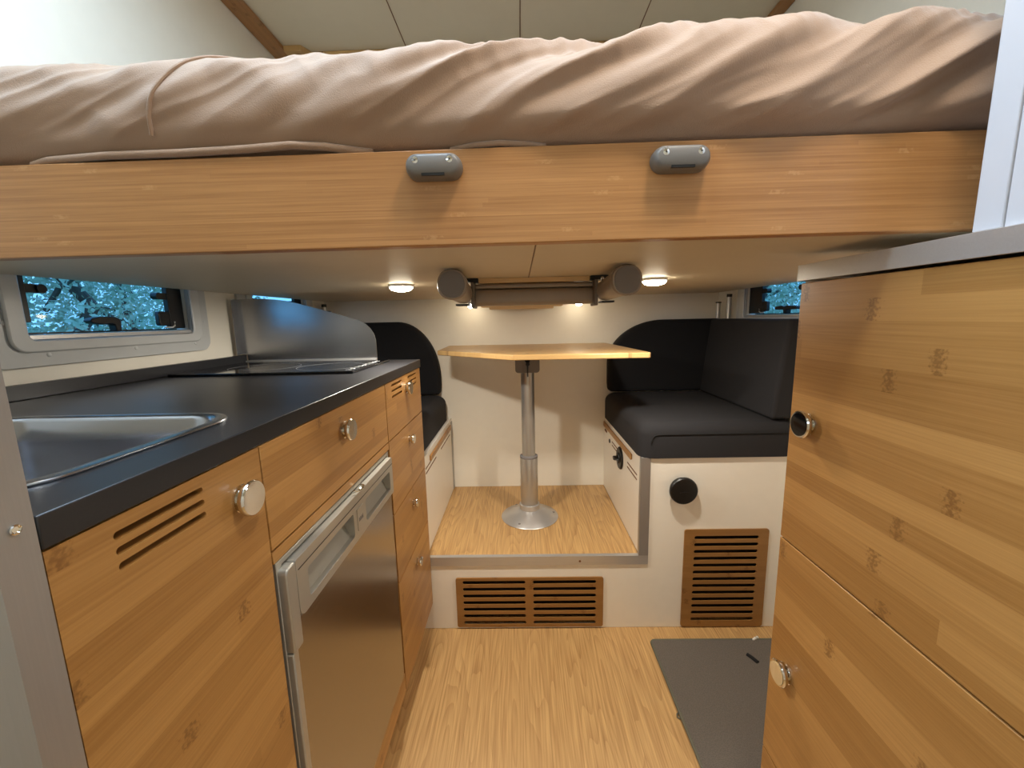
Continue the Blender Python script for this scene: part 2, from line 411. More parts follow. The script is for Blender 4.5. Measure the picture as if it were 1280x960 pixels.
bR = thing('bench_box', 'white bench base right of the table, with slotted vent and round black outlet', 'bench', (.65, YP+.3, 0))
MB().plate(rect(.395, .898, .001, .619), [rect(.565, .80, .012, .36)], 'y', YP, YP+.012).obj('front_panel', 'white', bR, smooth=False)
MB().box(.393, .405, YP+.013, YB-.001, .2735, .619).obj('side_panel', 'white', bR)
MB().box(.406, .898, YP+.013, YB-.001, .607, .619).obj('top_panel', 'white', bR)
MB().plate([(.389,YP-.004),(.421,YP-.004),(.421,YP-.0005),(.3925,YP-.0005),(.3925,YP+.012),(.389,YP+.012)], [], 'z', .2755, .621).obj('corner_trim', 'alu_z', bR, label='aluminium corner strip')
grille(YP, .541, .822, .005, .368, [(.5745,.789)], 13, bR, 0, .0295, 'bamboo vent with one column of slots')
MB().box(.54, .84, YP+.05, YP+.06, .003, .40).obj('slot_shade_sheet', 'dark', bR)  # dark sheet, stands in for shade seen through this vent's slots
ao = MB().lathe([(.040,0),(.040,.012),(.0455,.013),(.0455,.020),(.042,.024),(.030,.026),(0,.0265)], (.526, YP-.0005, .512), (0,-1,0), 40).obj('air_outlet', 'black', bR, label='round black air outlet')
MB().tube([(.512, YP-.0272, .509), (.526, YP-.0278, .511), (.540, YP-.0272, .510)], .0015, 8).obj('grip_ridge', 'black', ao)
def bench_side(root, x, s, slots, lip):
    for (a, b, z) in slots:
        MB().plate(rrect(a, b, z-.0024, z+.0024, .0023, 3), [], 'x', *sorted((x+s*.0002, x-s*.0008))).obj('slot', 'bronze', root)
    a, b, z0, z1 = lip
    MB().plate(rrect(a, b, z0, z1, (.006,.006,.002,.002), 4), [], 'x', *sorted((x-s*.0005, x-s*.007))).obj('grip_strip', 'bam_y', root, bevel=.002, label='bamboo grip strip')
bench_side(bR, .393, 1, [(1.365,1.496,.541),(1.365,1.496,.524),(1.655,1.755,.541),(1.655,1.755,.526)], (1.43,1.915,.572,.594))
sw = MB().lathe([(.045,0),(.045,.004),(.041,.008),(.022,.0085),(.020,.013),(0,.013)], (.3928, 1.60, .521), (-1,0,0), 40).obj('rotary_switch', 'black', bR, label='round black rotary switch')
MB().loft([[(x_, 1.60+math.cos(k*PI/6)*.024*w_, .521+math.sin(k*PI/6)*.007) for k in range(12)] for x_, w_ in ((.380,1),(.368,.9),(.364,.6))]).obj('switch_lever', 'black', sw)
MB().lathe([(.009,0),(.009,.003),(.006,.004),(0,.004)], (.3928, 1.80, .531), (-1,0,0), 20).obj('round_socket', 'black', bR)
MB().plate(rrect(1.86,1.905,.551,.559,.003,3), [], 'x', .3905, .3929).obj('slot', 'bronze', bR)

bL = thing('bench_box', 'white bench base on the left of the table, half hidden by the kitchen drawers', 'bench', (-.62, YP+.3, .272))
MB().box(-.348, -.336, YP+.013, YB-.001, .2735, .619).obj('side_panel', 'white', bL)
MB().box(-.898, -.336, YP, YP+.012, .2735, .619).obj('front_panel', 'white', bL)
MB().box(-.898, -.349, YP+.013, YB-.001, .607, .619).obj('top_panel', 'white', bL)
MB().box(-.338, -.3335, YB-.03, YB-.002, .2735, .606).obj('corner_trim', 'alu_z', bL)
bench_side(bL, -.336, -1, [(1.365,1.544,.573),(1.365,1.544,.556),(1.643,1.86,.573),(1.643,1.86,.556)], (1.43,1.87,.579,.600))

# cushions
def seat(x0, x1, label, side):
    root = thing('seat_cushion', label, 'cushion', ((x0+x1)/2, 1.615, .62))
    m = MB()
    # rounded slab with a slight crown
    nx, ny = 26, 26; y0, y1, z0, z1 = 1.305, 1.918, .6205, .738
    def R(i, n, a, b):
        t = i/n; return a+(b-a)*(.5-.5*math.cos(PI*t)) if False else a+(b-a)*t
    r = .04
    rings = []
    prof = [(0, z0), (0, z0+.02), (0, z1-r)] + [(r*(1-math.cos(k/6*PI/2)), z1-r+r*math.sin(k/6*PI/2)) for k in range(1, 7)]
    for ins, z in prof:
        rings.append([(a, b, z) for a, b in rrect(x0+ins, x1-ins, y0+ins, y1-ins, max(.045-ins*.6, .01), 5)])
    rings.append([((p[0]-(x0+x1)/2)*.7+(x0+x1)/2, (p[1]-1.61)*.7+1.61, z1+.0025) for p in rings[-1]])
    m.loft(rings).obj('cushion_body', 'fabric', root)
    xa, xb = (x0+.035, x1-.01) if side > 0 else (x0+.01, x1-.035)
    pts = [(xa-.012*side*0, y0-.0005, .672), (xa+.003, y0-.001, .690), (xa+.012, y0-.001, .699), (xa+.03, y0-.0008, .7005)] + [(xa+.03+(xb-xa-.03)*k/8, y0-.0008, .7005) for k in range(1, 9)]
    MB().tube(pts, .0022, 8).obj('piping', 'piping', root)
    return root
seat(.385, .895, 'thick black seat cushion on the right bench below the leaning backrest', 1)
seat(-.895, -.35, 'black seat cushion on the left bench, mostly behind the worktop end', -1)
def endcush(x0, x1, z0, z1, a, b, sgn, label):
    pts = []
    if sgn > 0:   # rounded corner at x0 side (facing the table)
        pts = [(x1, z0), (x1, z1)] + [(x0+a-a*math.sin(t), z1-b+b*math.cos(t)) for t in [k/16*PI/2 for k in range(17)]] + [(x0-.0, z0+.04), (x0+.004, z0)]
    else:
        pts = [(x0, z0), (x0, z1)] + [(x1-a+a*math.sin(t), z1-b+b*math.cos(t)) for t in [k/16*PI/2 for k in range(17)]] + [(x1, z0+.04), (x1-.004, z0)]
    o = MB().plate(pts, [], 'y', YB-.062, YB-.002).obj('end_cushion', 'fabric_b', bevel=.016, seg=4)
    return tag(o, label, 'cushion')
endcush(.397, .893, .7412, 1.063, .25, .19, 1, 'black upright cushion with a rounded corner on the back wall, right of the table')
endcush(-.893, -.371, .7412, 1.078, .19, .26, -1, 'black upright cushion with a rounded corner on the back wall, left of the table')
# slanted backrest on the right wall
bk = MB()
bk.plate([(.803,.7412),(.893,.7412),(.893,1.062),(.838,1.062)], [], 'y', 1.315, YB-.066)
tag(bk.obj('backrest_cushion', 'fabric', bevel=.012, seg=3), 'black slanted backrest cushion leaning on the right wall under the window', 'cushion')

# guide posts in the rear corners
for w, pa, pb, zb in (('left', (-.861, 1.875), (-.869, 1.856), 1.0795), ('right', (.866, 1.852), (.874, 1.775), 1.0635)):
    g = thing('bed_guide_post', 'short silver guide post in the back corner at the %s end of the bed' % w, 'post', (pa[0], pa[1], zb))
    MB().cyl((*pa, zb), (*pa, 1.128), .009, 16).obj('post', 'pole', g)
    MB().cyl((*pb, zb), (*pb, 1.150), .0095, 16).obj('post', 'pole', g)
    MB().cyl((*pa, 1.1285), (*pa, 1.134), .0115, 16).obj('collar', 'black', g)
    MB().cyl((*pb, 1.1505), (*pb, 1.163), .0105, 16).obj('collar', 'black', g)

# ------------------------------------------------------------------ table
tb = thing('dining_table', 'small bamboo table with a cut corner on a single silver pole', 'table', (.026, 1.612, .272))
top = [(-.322,1.60),(-.026,1.335),(.413,1.325),(.418,1.335),(.384,1.86),(.374,1.872),(-.318,1.895),(-.326,1.885)]
MB().plate(top, [], 'z', .948, .966).obj('tabletop', 'bam_table', tb, bevel=.003)
PX, PY = .026, 1.612
MB().cyl((PX, PY, .525), (PX, PY, .888), .0265, 32).obj('pole', 'pole', tb)
MB().lathe([(.034,0),(.0355,.003),(.0355,.205),(.034,.21)], (PX, PY, .318), 'z', 32).obj('pole_sleeve', 'pole', tb)
MB().lathe([(.0358,0),(.0358,.008),(.028,.010)], (PX, PY, .5265), 'z', 32).obj('collar', 'grey_cap', tb)
fl = MB().lathe([(.116,0),(.117,.002),(.115,.004),(.052,.030),(.041,.036),(.041,.056),(.037,.058)], (PX, PY, .2725), 'z', 48).obj('base_flange', 'alu', tb)
for k in range(3):
    t = PI*.5+k*2*PI/3+.6
    MB().lathe([(.005,0),(.005,.002),(0,.004)], (PX+.098*math.cos(t), PY+.098*math.sin(t), .2725+.0105), 'z', 14).obj('screw', 'grey_cap', fl)
br = MB().plate(rrect(PX-.047, PX+.046, .876, .9475, (.012,.012,.001,.001), 5), [], 'y', PY-.045, PY+.045).obj('pole_bracket', 'grey_pl', tb, bevel=.004)
MB().cyl((PX-.0, PY-.0455, .925), (PX, PY-.053, .925), .010, 18).plate([(PX-.012,.947),(PX+.010,.947),(PX+.010,.935),(PX+.006,.918),(PX+.009,.908),(PX+.003,.904),(PX+.0025,.862),(PX-.0025,.862),(PX-.003,.904),(PX-.008,.908),(PX-.005,.918),(PX-.012,.935)], [], 'y', PY-.053, PY-.046).obj('clamp_lever', 'black', br)

# ------------------------------------------------------------------ kitchen, left side
XF = -.323; XBk = XF-.018
def knob(y, z, parent, x=XF, s=1, r=.020, name='knob'):
    k = MB().lathe([(r*.8,0),(r*.8,.002),(r*.6,.004),(r*.6,.007),(r*.94,.008),(r,.010),(r,.0135),(r*.93,.0155),(0,.0158)], (x, y, z), (s,0,0), 32).obj(name, 'chrome', parent)
    return k
def carcass(root, y0, y1, z0, z1, xb=-.868, xf=XBk-.001, mat='bam_y'):
    MB().box(xb, xf, y0, y0+.012, z0, z1).obj('side_panel', mat, root)
    MB().box(xb, xf, y1-.012, y1, z0, z1).obj('side_panel', mat, root)
    MB().box(xb, xf, y0+.0125, y1-.0125, z0, z0+.012).obj('bottom_panel', mat, root)
ZB, ZT = .106, .934
G = .0015
# sink cupboard
sc = thing('sink_cupboard', 'bamboo cupboard under the sink, single door with three slots', 'cabinet', (-.6, .37, 0))
carcass(sc, .2520, .4825, ZB, .830)
slots = [rrect(.297, .390, z-.0034, z+.0034, .0033, 4) for z in (.919, .906, .893)]
d = MB().plate(rect(.2508, .4833-G, ZB, ZT), slots, 'x', XBk, XF).obj('door', 'bam_y', sc, smooth=False)
knob(.443, .886, d, r=.0205)
MB().box(-.866, -.37, .2545, .4825, .001, ZB-.001).obj('plinth', 'bam_y', sc)
# fridge unit: wide drawer above, filler strips
fu = thing('fridge_housing', 'bamboo housing around the silver fridge, wide drawer above it', 'cabinet', (-.6, .72, 0))
MB().box(-.868, XBk-.001, .4845, .4875, .172, .830).obj('side_panel', 'bam_y', fu)
MB().box(-.868, XBk-.001, .955, .961, .172, ZT-.002).obj('side_panel', 'bam_y', fu)
d = MB().box(XBk, XF, .4833+G, .9624-G, .793+G, ZT).obj('drawer', 'bam_y', fu, bevel=.0008)
knob(.727, .889, d)
MB().box(XBk, XF, .4833+G, .9624-G, .7755, .793-G).obj('top_rail', 'bam_y', fu, bevel=.0006)
MB().box(XBk, XF, .4833+G, .9624-G, ZB, .158).obj('bottom_rail', 'bam_y', fu, bevel=.0006)
MB().box(-.866, -.37, .4845, .961, .001, ZB-.001).obj('plinth', 'bam_y', fu)
# drawer column
dc = thing('drawer_column', 'narrow bamboo stack of four drawers at the far end of the kitchen', 'cabinet', (-.6, 1.13, 0))
carcass(dc, .9630, 1.305, ZB, ZT-.002)
zs = [ZB, .4167, .6029, .7929, ZT+G]
for i in range(4):
    z0, z1 = zs[i]+(G if i else 0), zs[i+1]-G
    holes = []
    if i == 3:
        for z in (.9235, .909, .8945):
            holes.append(rrect(1.012, 1.102, z-.0028, z+.0028, .0027, 3)); holes.append(rrect(1.165, 1.258, z-.0028, z+.0028, .0027, 3))
    d = MB().plate(rect(.9624+G, 1.305, z0, z1), holes, 'x', XBk, XF).obj('drawer', 'bam_y', dc, smooth=False)
    if i == 3: knob(1.142, .897, d, r=.0195)
    else: knob(1.141, (.368, .556, .748)[i], d, r=.0135)
MB().box(-.866, -.37, .9630, 1.300, .001, ZB-.001).obj('plinth', 'bam_y', dc)

# fridge
fr = thing('fridge', 'built-in compressor fridge with brushed silver door and recessed grip band', 'fridge', (-.6, .72, .17))
fy0, fy1 = .4895, .9525
MB().box(-.860, -.352, fy0+.004, fy1-.004, .1745, .765).obj('fridge_body', 'grey_cap', fr)
MB().plate(rect(fy0, fy1, .1605, .7735), [rect(fy0+.012, fy1-.010, .170, .7655)], 'x', -.350, -.3235).obj('door_surround', 'silver', fr, bevel=.001)
MB().box(-.349, -.318, .505, fy1-.011, .1715, .6745).obj('door_panel', 'steel_y', fr, bevel=.002)
rec = [rrect(.5415, .708, .690, .735, .006, 4), rrect(.767, .921, .690, .735, .006, 4)]
bd = MB().plate(rrect(.5135, fy1-.0105, .676, .763, (.014,.003,.003,.003), 4), rec, 'x', -.345, -.312).obj('grip_band', 'silver', fr, bevel=.0025)
for (a, b) in ((.538, .712), (.764, .925)):
    MB().plate([(-.3445,.686),(-.320,.686),(-.322,.692),(-.343,.739),(-.3445,.739)], [], 'y', a, b).obj('grip_recess', 'silver', bd)
MB().box(-.3122, -.3112, fy0+.028, fy1-.0125, .7468, .7476).obj('seam_line', 'dark', bd)
lg = MB().box(-.3122, -.3108, .722, .753, .693, .735).obj('badge_plate', 'silver', bd, bevel=.0004)
for k in range(7):
    MB().box(-.311, -.3105, .728+k*.003, .7295+k*.003, .709, .717-(k % 2)*.002).obj('badge_letter', 'grey_cap', lg)
MB().tube([(-.318, .728, .768), (-.310, .733, .7695), (-.307, .745, .770), (-.309, .757, .7695), (-.316, .762, .768)], .0022, 8).obj('door_latch', 'chrome', fr)
# door corner bracket left
MB().plate(rrect(.4905, .5125, .640, .763, (.003,.003,.003,.008), 5), [], 'x', -.345, -.3115).obj('hinge_cover', 'silver', fr, bevel=.002)
MB().box(-.345, -.3145, .4905, .5035, .1715, .6385).obj('door_edge_strip', 'silver', fr, bevel=.002)

# worktop with upstand
wt = thing('worktop', 'dark grey kitchen worktop with a low upstand along the wall', 'worktop', (-.6, .78, .934))
SX0, SX1, SY0, SY1 = -.735, -.378, .272, .553
MB().plate(rect(-.884, -.3225, .2508, 1.3195), [rrect(SX0+.012, SX1-.012, SY0+.008, SY1-.012, .045, 6)], 'z', .9355, .960).obj('slab', 'counter', wt, bevel=.0012)
MB().box(-.884, -.869, .2515, 1.2970, .9605, .987).obj('upstand', 'counter', wt, bevel=.001)
# sink
sk = thing('sink', 'stainless steel sink with rounded corners let into the worktop', 'sink', ((SX0+SX1)/2, (SY0+SY1)/2, .84))
def ring(ins, z, r): return [(a, b, z) for a, b in rrect(SX0+ins, SX1-ins, SY0+ins*.6, SY1-ins, r, 8)]
t = bmesh.new()
R_ = [[t.verts.new(p) for p in ring(i, z, r)] for i, z, r in ((0,.9603,.06),(.001,.9622,.06),(.010,.9630,.055),(.014,.9615,.052),(.017,.957,.05),(.020,.93,.05),(.026,.86,.05),(.035,.846,.045),(.06,.842,.03))]
for a, b in zip(R_, R_[1:]):
    n = len(a)
    for k in range(n): t.faces.new((a[k], a[(k+1) % n], b[(k+1) % n], b[k]))
t.faces.new(R_[-1])
bmesh.ops.recalc_face_normals(t, faces=t.faces[:])
m = MB(); m._merge(t); sko = m.obj('basin', 'sink', sk)
for f in sko.data.polygons: pass
sko.modifiers.new('solid', 'SOLIDIFY').thickness = -.0008
MB().lathe([(.03,0),(.03,.002),(.02,.0015),(.0,.001)], ((SX0+SX1)/2, (SY0+SY1)/2, .8425), 'z', 28).obj('drain', 'chrome', sk)
# hob
hb = thing('induction_hob', 'black glass hob with two thin ring marks set on the worktop', 'hob', (-.63, 1.12, .960))
MB().plate(rrect(-.858, -.402, .978, 1.264, .004, 3), [], 'z', .9605, .9665).obj('glass_top', 'black_glass', hb, bevel=.0012)
for (cx, cy, r) in ((-.507, 1.096, .086), (-.695, 1.11, .088)):
    MB().plate([(cx+r*math.cos(k*PI/24), cy+r*math.sin(k*PI/24)) for k in range(48)], [[(cx+(r-.0016)*math.cos(k*PI/24), cy+(r-.0016)*math.sin(k*PI/24)) for k in range(48)]], 'z', .9666, .9669).obj('ring_mark', 'ring', hb)
for k in range(9):
    y = 1.005+k*.026
    if k in (1, 4, 7):
        MB().plate([(-.424+.006*math.cos(j*PI/8), y+.006*math.sin(j*PI/8)) for j in range(16)], [[(-.424+.0045*math.cos(j*PI/8), y+.0045*math.sin(j*PI/8)) for j in range(16)]], 'z', .9666, .9669).obj('control_mark', 'mark', hb)
    else:
        MB().box(-.431, -.417, y-.0014, y+.0014, .9666, .9669).obj('control_mark', 'mark', hb)
# splash guard
prof = [(-.866,.961),(-.4530,.961),(-.4535,1.025),(-.459,1.046),(-.468,1.062),(-.482,1.076),(-.499,1.086),(-.535,1.0975),(-.573,1.110),(-.61,1.1205),(-.647,1.131),(-.69,1.1435),(-.725,1.152),(-.76,1.157),(-.80,1.160),(-.883,1.160),(-.883,.989),(-.866,.989)]
sg = MB().plate(prof, [], 'y', 1.298, 1.300)
sg.box(-.8835, -.882, 1.2735, 1.2979, .989, 1.16)
sgo = sg.obj('splash_guard', 'steel', smooth=False)
MB().box(-.866, -.4535, 1.284, 1.2975, .9605, .9695).obj('foot_strip', 'alu', sgo, label='bright foot strip')
tag(sgo, 'tall brushed steel splash guard with curved top behind the hob', 'splash guard')

# ------------------------------------------------------------------ right cabinet
XC = .4624
rc = thing('bamboo_cupboard', 'tall bamboo cupboard in the right foreground with metal-edged top', 'cabinet', (.67, .45, 0))
MB().box(XC+.019, .896, .688, .704, .05, 1.130).obj('side_panel', 'bam_y_h', rc)
MB().box(XC+.019, .896, .20, .216, .05, 1.130).obj('side_panel', 'bam_y_h', rc)
MB().box(XC+.05, .896, .2165, .6875, .001, .049).obj('plinth', 'bam_y_h', rc)
MB().box(XC+.019, .896, .2165, .6875, .05, .062).obj('bottom_panel', 'bam_y_h', rc)
for (z0, z1, kz, nm) in ((.6865, 1.1285, .903, 'door'), (.2445, .6835, .446, 'door'), (.052, .2415, None, 'drawer')):
    d = MB().box(XC, XC+.018, .20, .704, z0, z1).obj(nm, 'bam_y_h', rc, bevel=.001)
    if kz:
        k = knob(.659, kz, d, x=XC, s=-1, r=.0225)
        MB().lathe([(.0185,0),(.0185,.0006),(0,.0008)], (XC-.0159, .659, kz), (-1,0,0), 32).obj('knob_reflection', 'black_glass' if kz > .8 else 'bam_light', k, label='painted dark reflection' if kz > .8 else 'painted pale reflection')  # disc colour paints what the all-chrome knob mirrors: dark bench, bamboo
MB().box(XC-.001, .896, .20, .706, 1.1355, 1.1545).obj('cupboard_top', 'white', rc)
MB().plate([(XC-.0045,1.132),(XC-.0015,1.132),(XC-.0015,1.155),(XC+.012,1.155),(XC+.012,1.1575),(XC-.0045,1.1575)], [], 'y', .20, .7065).obj('edge_trim', 'alu', rc, bevel=.0006, label='brushed aluminium edge')
MB().plate(rect(XC-.0045, .896, 1.132, 1.1575), [], 'y', .7068, .709).obj('edge_trim', 'alu', rc)

uc = thing('upper_cabinet', 'white upper cabinet standing on the cupboard at the right picture edge', 'cabinet', (.67, .33, 1.158))
MB().box(XC+.002, XC+.02, .425, .452, 1.1585, ZC-.02).obj('stile', 'upwhite', uc, bevel=.001)
MB().box(XC+.021, .896, .436, .452, 1.1585, ZC-.02).obj('side_panel', 'upwhite', uc)
MB().plate(rect(.12, .4235, 1.1585, ZC-.02), [rrect(.16, .409, 1.175, 1.30, .008, 4), rrect(.16, .409, 1.315, ZC-.08, .008, 4)], 'x', XC+.003, XC+.018).obj('door_panel', 'upwhite', uc, smooth=False)
MB().box(XC+.010, XC+.019, .13, .415, 1.165, ZC-.03).obj('door_inset', 'upwhite', uc)

# ------------------------------------------------------------------ drop-down bed
bed = thing('drop_down_bed', 'wide lift bed with bamboo front board hanging across the room', 'bed', (0, 1.2, 1.172))
YF = .530
MB().plate([(-.873,1.1705),(.873,1.177),(.873,1.2885),(-.873,1.2800)], [], 'y', YF, YF+.018).obj('front_board', 'bam_board', bed, bevel=.0015, seg=2)
MB().box(-.873, .0215, YF+.0185, 1.905, 1.176, 1.186).obj('underside_panel', 'under', bed)
MB().box(.0235, .873, YF+.0185, 1.905, 1.176, 1.186).obj('underside_panel', 'under', bed)
MB().box(.0216, .0234, YF+.0185, 1.905, 1.178, 1.185).obj('seam_strip', 'bronze', bed)
for x in (-.098, .191):
    dz = .0005 if x > 0 else 0
    y = YF-.0005
    zc = 1.2615+dz
    # rounded capsule body
    m = MB(); rings = []
    for d_, k_ in ((0, 1), (.006, 1), (.012, .93), (.0165, .78), (.018, .6)):
        hw, hh = .0335, .0142
        ins = (1-k_)*hh
        rings.append([(a, y-d_, b) for a, b in rrect(x-hw+ins, x+hw-ins, zc-hh+ins, zc+hh-ins, (hh-ins)*.97, 6)])
    m.loft(rings)
    lt = m.obj('bed_latch', 'grey_pl', bed, label='grey plastic catch with two screws')
    for s in (-1, 1):
        MB().lathe([(.0062,-.006),(.0062,.0008),(.0052,.0012),(.0045,.0006),(.0,.0004)], (x+s*.020, y-.0165, zc+.0045), (0,-1,0), 24).obj('screw_cup', 'grey_pl', lt)
        MB().lathe([(.0036,-.001),(.0036,.0012),(.0012,.0018),(.0012,.0010),(0,.0010)], (x+s*.020, y-.0168, zc+.0045), (0,-1,0), 18).obj('screw', 'chrome', lt)
    MB().plate(rect(x-.0135, x+.0135, zc-.0125, zc-.0095), [], 'y', y-.0175, y-.015).obj('release_slot', 'black', lt)

# mattress with rumpled fitted sheet
def mattress():
    ctrl = [(.556,1.188),(.5555,1.26),(.553,1.283),(.536,1.292),(.526,1.310),(.522,1.335),(.5235,1.360),(.532,1.384),(.552,1.398),(.585,1.405),(.64,1.408),(.75,1.409),(1.1,1.409),(1.6,1.409),(1.84,1.405),(1.885,1.395),(1.90,1.35),(1.90,1.24),(1.895,1.188)]
    # resample
    pts = []
    dens = [3,3,5,10,14,16,16,16,14,12,9,8,10,8,6,4,4,4,1]
    def cr(p0,p1,p2,p3,t):
        return tuple(.5*((2*b)+(-a+c)*t+(2*a-5*b+4*c-d)*t*t+(-a+3*b-3*c+d)*t**3) for a,b,c,d in zip(p0,p1,p2,p3))
    for i in range(len(ctrl)-1):
        p0 = ctrl[max(0,i-1)]; p1 = ctrl[i]; p2 = ctrl[i+1]; p3 = ctrl[min(len(ctrl)-1,i+2)]
        for k in range(dens[i]): pts.append(cr(p0,p1,p2,p3,k/dens[i]))
    pts.append(ctrl[-1])
    L = [0]
    for a, b in zip(pts, pts[1:]): L.append(L[-1]+math.hypot(b[0]-a[0], b[1]-a[1]))
    s0 = L[11]   # about the board top
    nrm = []
    for i in range(len(pts)):
        a = pts[max(0,i-1)]; b = pts[min(len(pts)-1,i+1)]; dx, dz = b[0]-a[0], b[1]-a[1]; l = math.hypot(dx,dz)
        nrm.append((-dz/l, dx/l))
    NX = 900; x0, x1 = -.872, .872
    bm = bmesh.new(); grid = []
    def sm(a, b, t):
        t = max(0, min(1, (t-a)/(b-a))); return t*t*(3-2*t)
    for ix in range(NX+1):
        x = x0+(x1-x0)*ix/NX
        col = []
        rise = .019*sm(.0, .6, x)-.004*sm(-.2,-.8,x)
        for (y, z), n, s in zip(pts, nrm, L):
            q = s-s0                       # 0 at the board, .13 at the top edge
            w = sm(.0, .03, q)*(1-sm(1.5,1.7,s))
            front = 1-sm(.16, .34, q)
            amt = .45+.55*sm(-.25, .25, x)
            # diagonal drag folds (rise to the right)
            k = .42
            c = q-k*x+.02*noise.noise(Vector((x*5, q*8, 2.1)))
            al = x+k*q
            f1 = noise.noise(Vector((c*17, al*2.0, 0.3)))
            f2 = noise.noise(Vector((c*44, al*4.0, 5.3)))
            rid = (1-math.sqrt(f1*f1+.006)*2.3)
            h = (.0150*rid*amt + .0045*(1-2*math.sqrt(f2*f2+.01))*amt)
            # fine radial puckers at the top edge
            p = noise.noise(Vector((x*30+q*18, q*7, 9.0)))
            h += .0022*(1-2.4*math.sqrt(p*p+.01))*math.exp(-((q-.125)/.045)**2)
            p3 = noise.noise(Vector((x*9+q*9, q*16-x*5, 31.0)))
            h += .0048*(.6-1.9*math.sqrt(p3*p3+.004))*(1.25-amt)
            p2 = noise.noise(Vector((x*14-q*20, q*10, 19.0)))
            h += .0030*p2*(1-.5*amt)
            h *= (.25+.75*front)
            # soft pull near the board
            bl = .006*noise.noise(Vector((x*4, 7.7, q*4)))*front
            d = (h+bl)*w-.002*w
            z2 = z+rise*sm(1.27, 1.40, z)
            col.append(bm.verts.new((x, y+n[0]*d, z2+n[1]*d)))
        grid.append(col)
    for a, b in zip(grid, grid[1:]):
        for i in range(len(a)-1): bm.faces.new((a[i], b[i], b[i+1], a[i+1]))
    bm.faces.new(grid[0]); bm.faces.new(grid[-1][::-1])
    # close the bottom
    for a, b in zip(grid, grid[1:]): bm.faces.new((a[0], a[-1], b[-1], b[0]))
    bmesh.ops.recalc_face_normals(bm, faces=bm.faces[:])
    qs = [s-s0 for s in L]; bm.normal_update()
    def at(x, q, off):
        ix = min(NX, max(0, round((x-x0)/(x1-x0)*NX))); iq = min(range(len(qs)), key=lambda i: abs(qs[i]-q))
        v = grid[ix][iq]; n = Vector((0, nrm[iq][0], nrm[iq][1]))
        return v.co+n*off
    sx = [(-.434,.018),(-.430,.035),(-.422,.055),(-.410,.075),(-.392,.097),(-.370,.118),(-.342,.140),(-.31,.165),(-.27,.195)]
    seam = []
    for (xa, qa), (xb, qb) in zip(sx, sx[1:]):
        for k in range(4): seam.append(at(xa+(xb-xa)*k/4, qa+(qb-qa)*k/4, .0008))
    for _ in range(2): seam = [seam[0]]+[(a+b*2+c)/4 for a, b, c in zip(seam, seam[1:], seam[2:])]+[seam[-1]]
    m = MB(); m.bm.free(); m.bm = bm
    return m, seam
ms = thing('mattress', 'mattress in a rumpled tan fitted sheet on the lift bed', 'mattress', (0, 1.2, 1.188))
mm_, seam_ = mattress()
mo = mm_.obj('fitted_sheet', 'sheet', ms)
for f in mo.data.polygons: f.use_smooth = True
# rolled hems lying along the board top
MB().tube([(-.60,.540,1.2835),(-.575,.535,1.2865),(-.50,.531,1.2885),(-.41,.530,1.2885),(-.33,.529,1.290),(-.27,.529,1.293),(-.23,.531,1.291),(-.20,.535,1.2875),(-.175,.541,1.286)], .0045, 10).obj('sheet_hem', 'sheet', ms)
MB().tube([(-.08,.541,1.2865),(-.05,.535,1.2885),(-.02,.533,1.2895),(.01,.536,1.2885),(.035,.541,1.287)], .0034, 10).obj('sheet_hem', 'sheet', ms)
MB().tube(seam_, .0024, 8).obj('sheet_seam', 'sheet', ms)

# spotlights let into the underside of the bed
for x, y, w in ((-.3075, 1.10, 'left'), (.348, 1.10, 'right')):
    sp = thing('spotlight', 'round warm spotlight in the bed underside, %s of the grey folded support' % w, 'spotlight', (x, y, 1.157), 'spotlights under the bed')
    MB().lathe([(.0325,0),(.0325,.004),(.030,.006),(0,.006)], (x, y, 1.1755), (0,0,-1), 36).obj('bezel', 'alu', sp)
    MB().lathe([(.0295,0),(.0285,.004),(.023,.0085),(.012,.0112),(0,.012)], (x, y, 1.1694), (0,0,-1), 36).obj('lens', 'led', sp)
    ld = bpy.data.lights.new('spot_lamp', 'AREA'); ld.shape = 'DISK'; ld.size = .045; ld.energy = 5.7 if w == 'left' else 4.3; ld.color = (1, .93, .81)
    lo = bpy.data.objects.new('spot_lamp', ld); lo.location = (x, y, 1.1555); C.objects.link(lo)

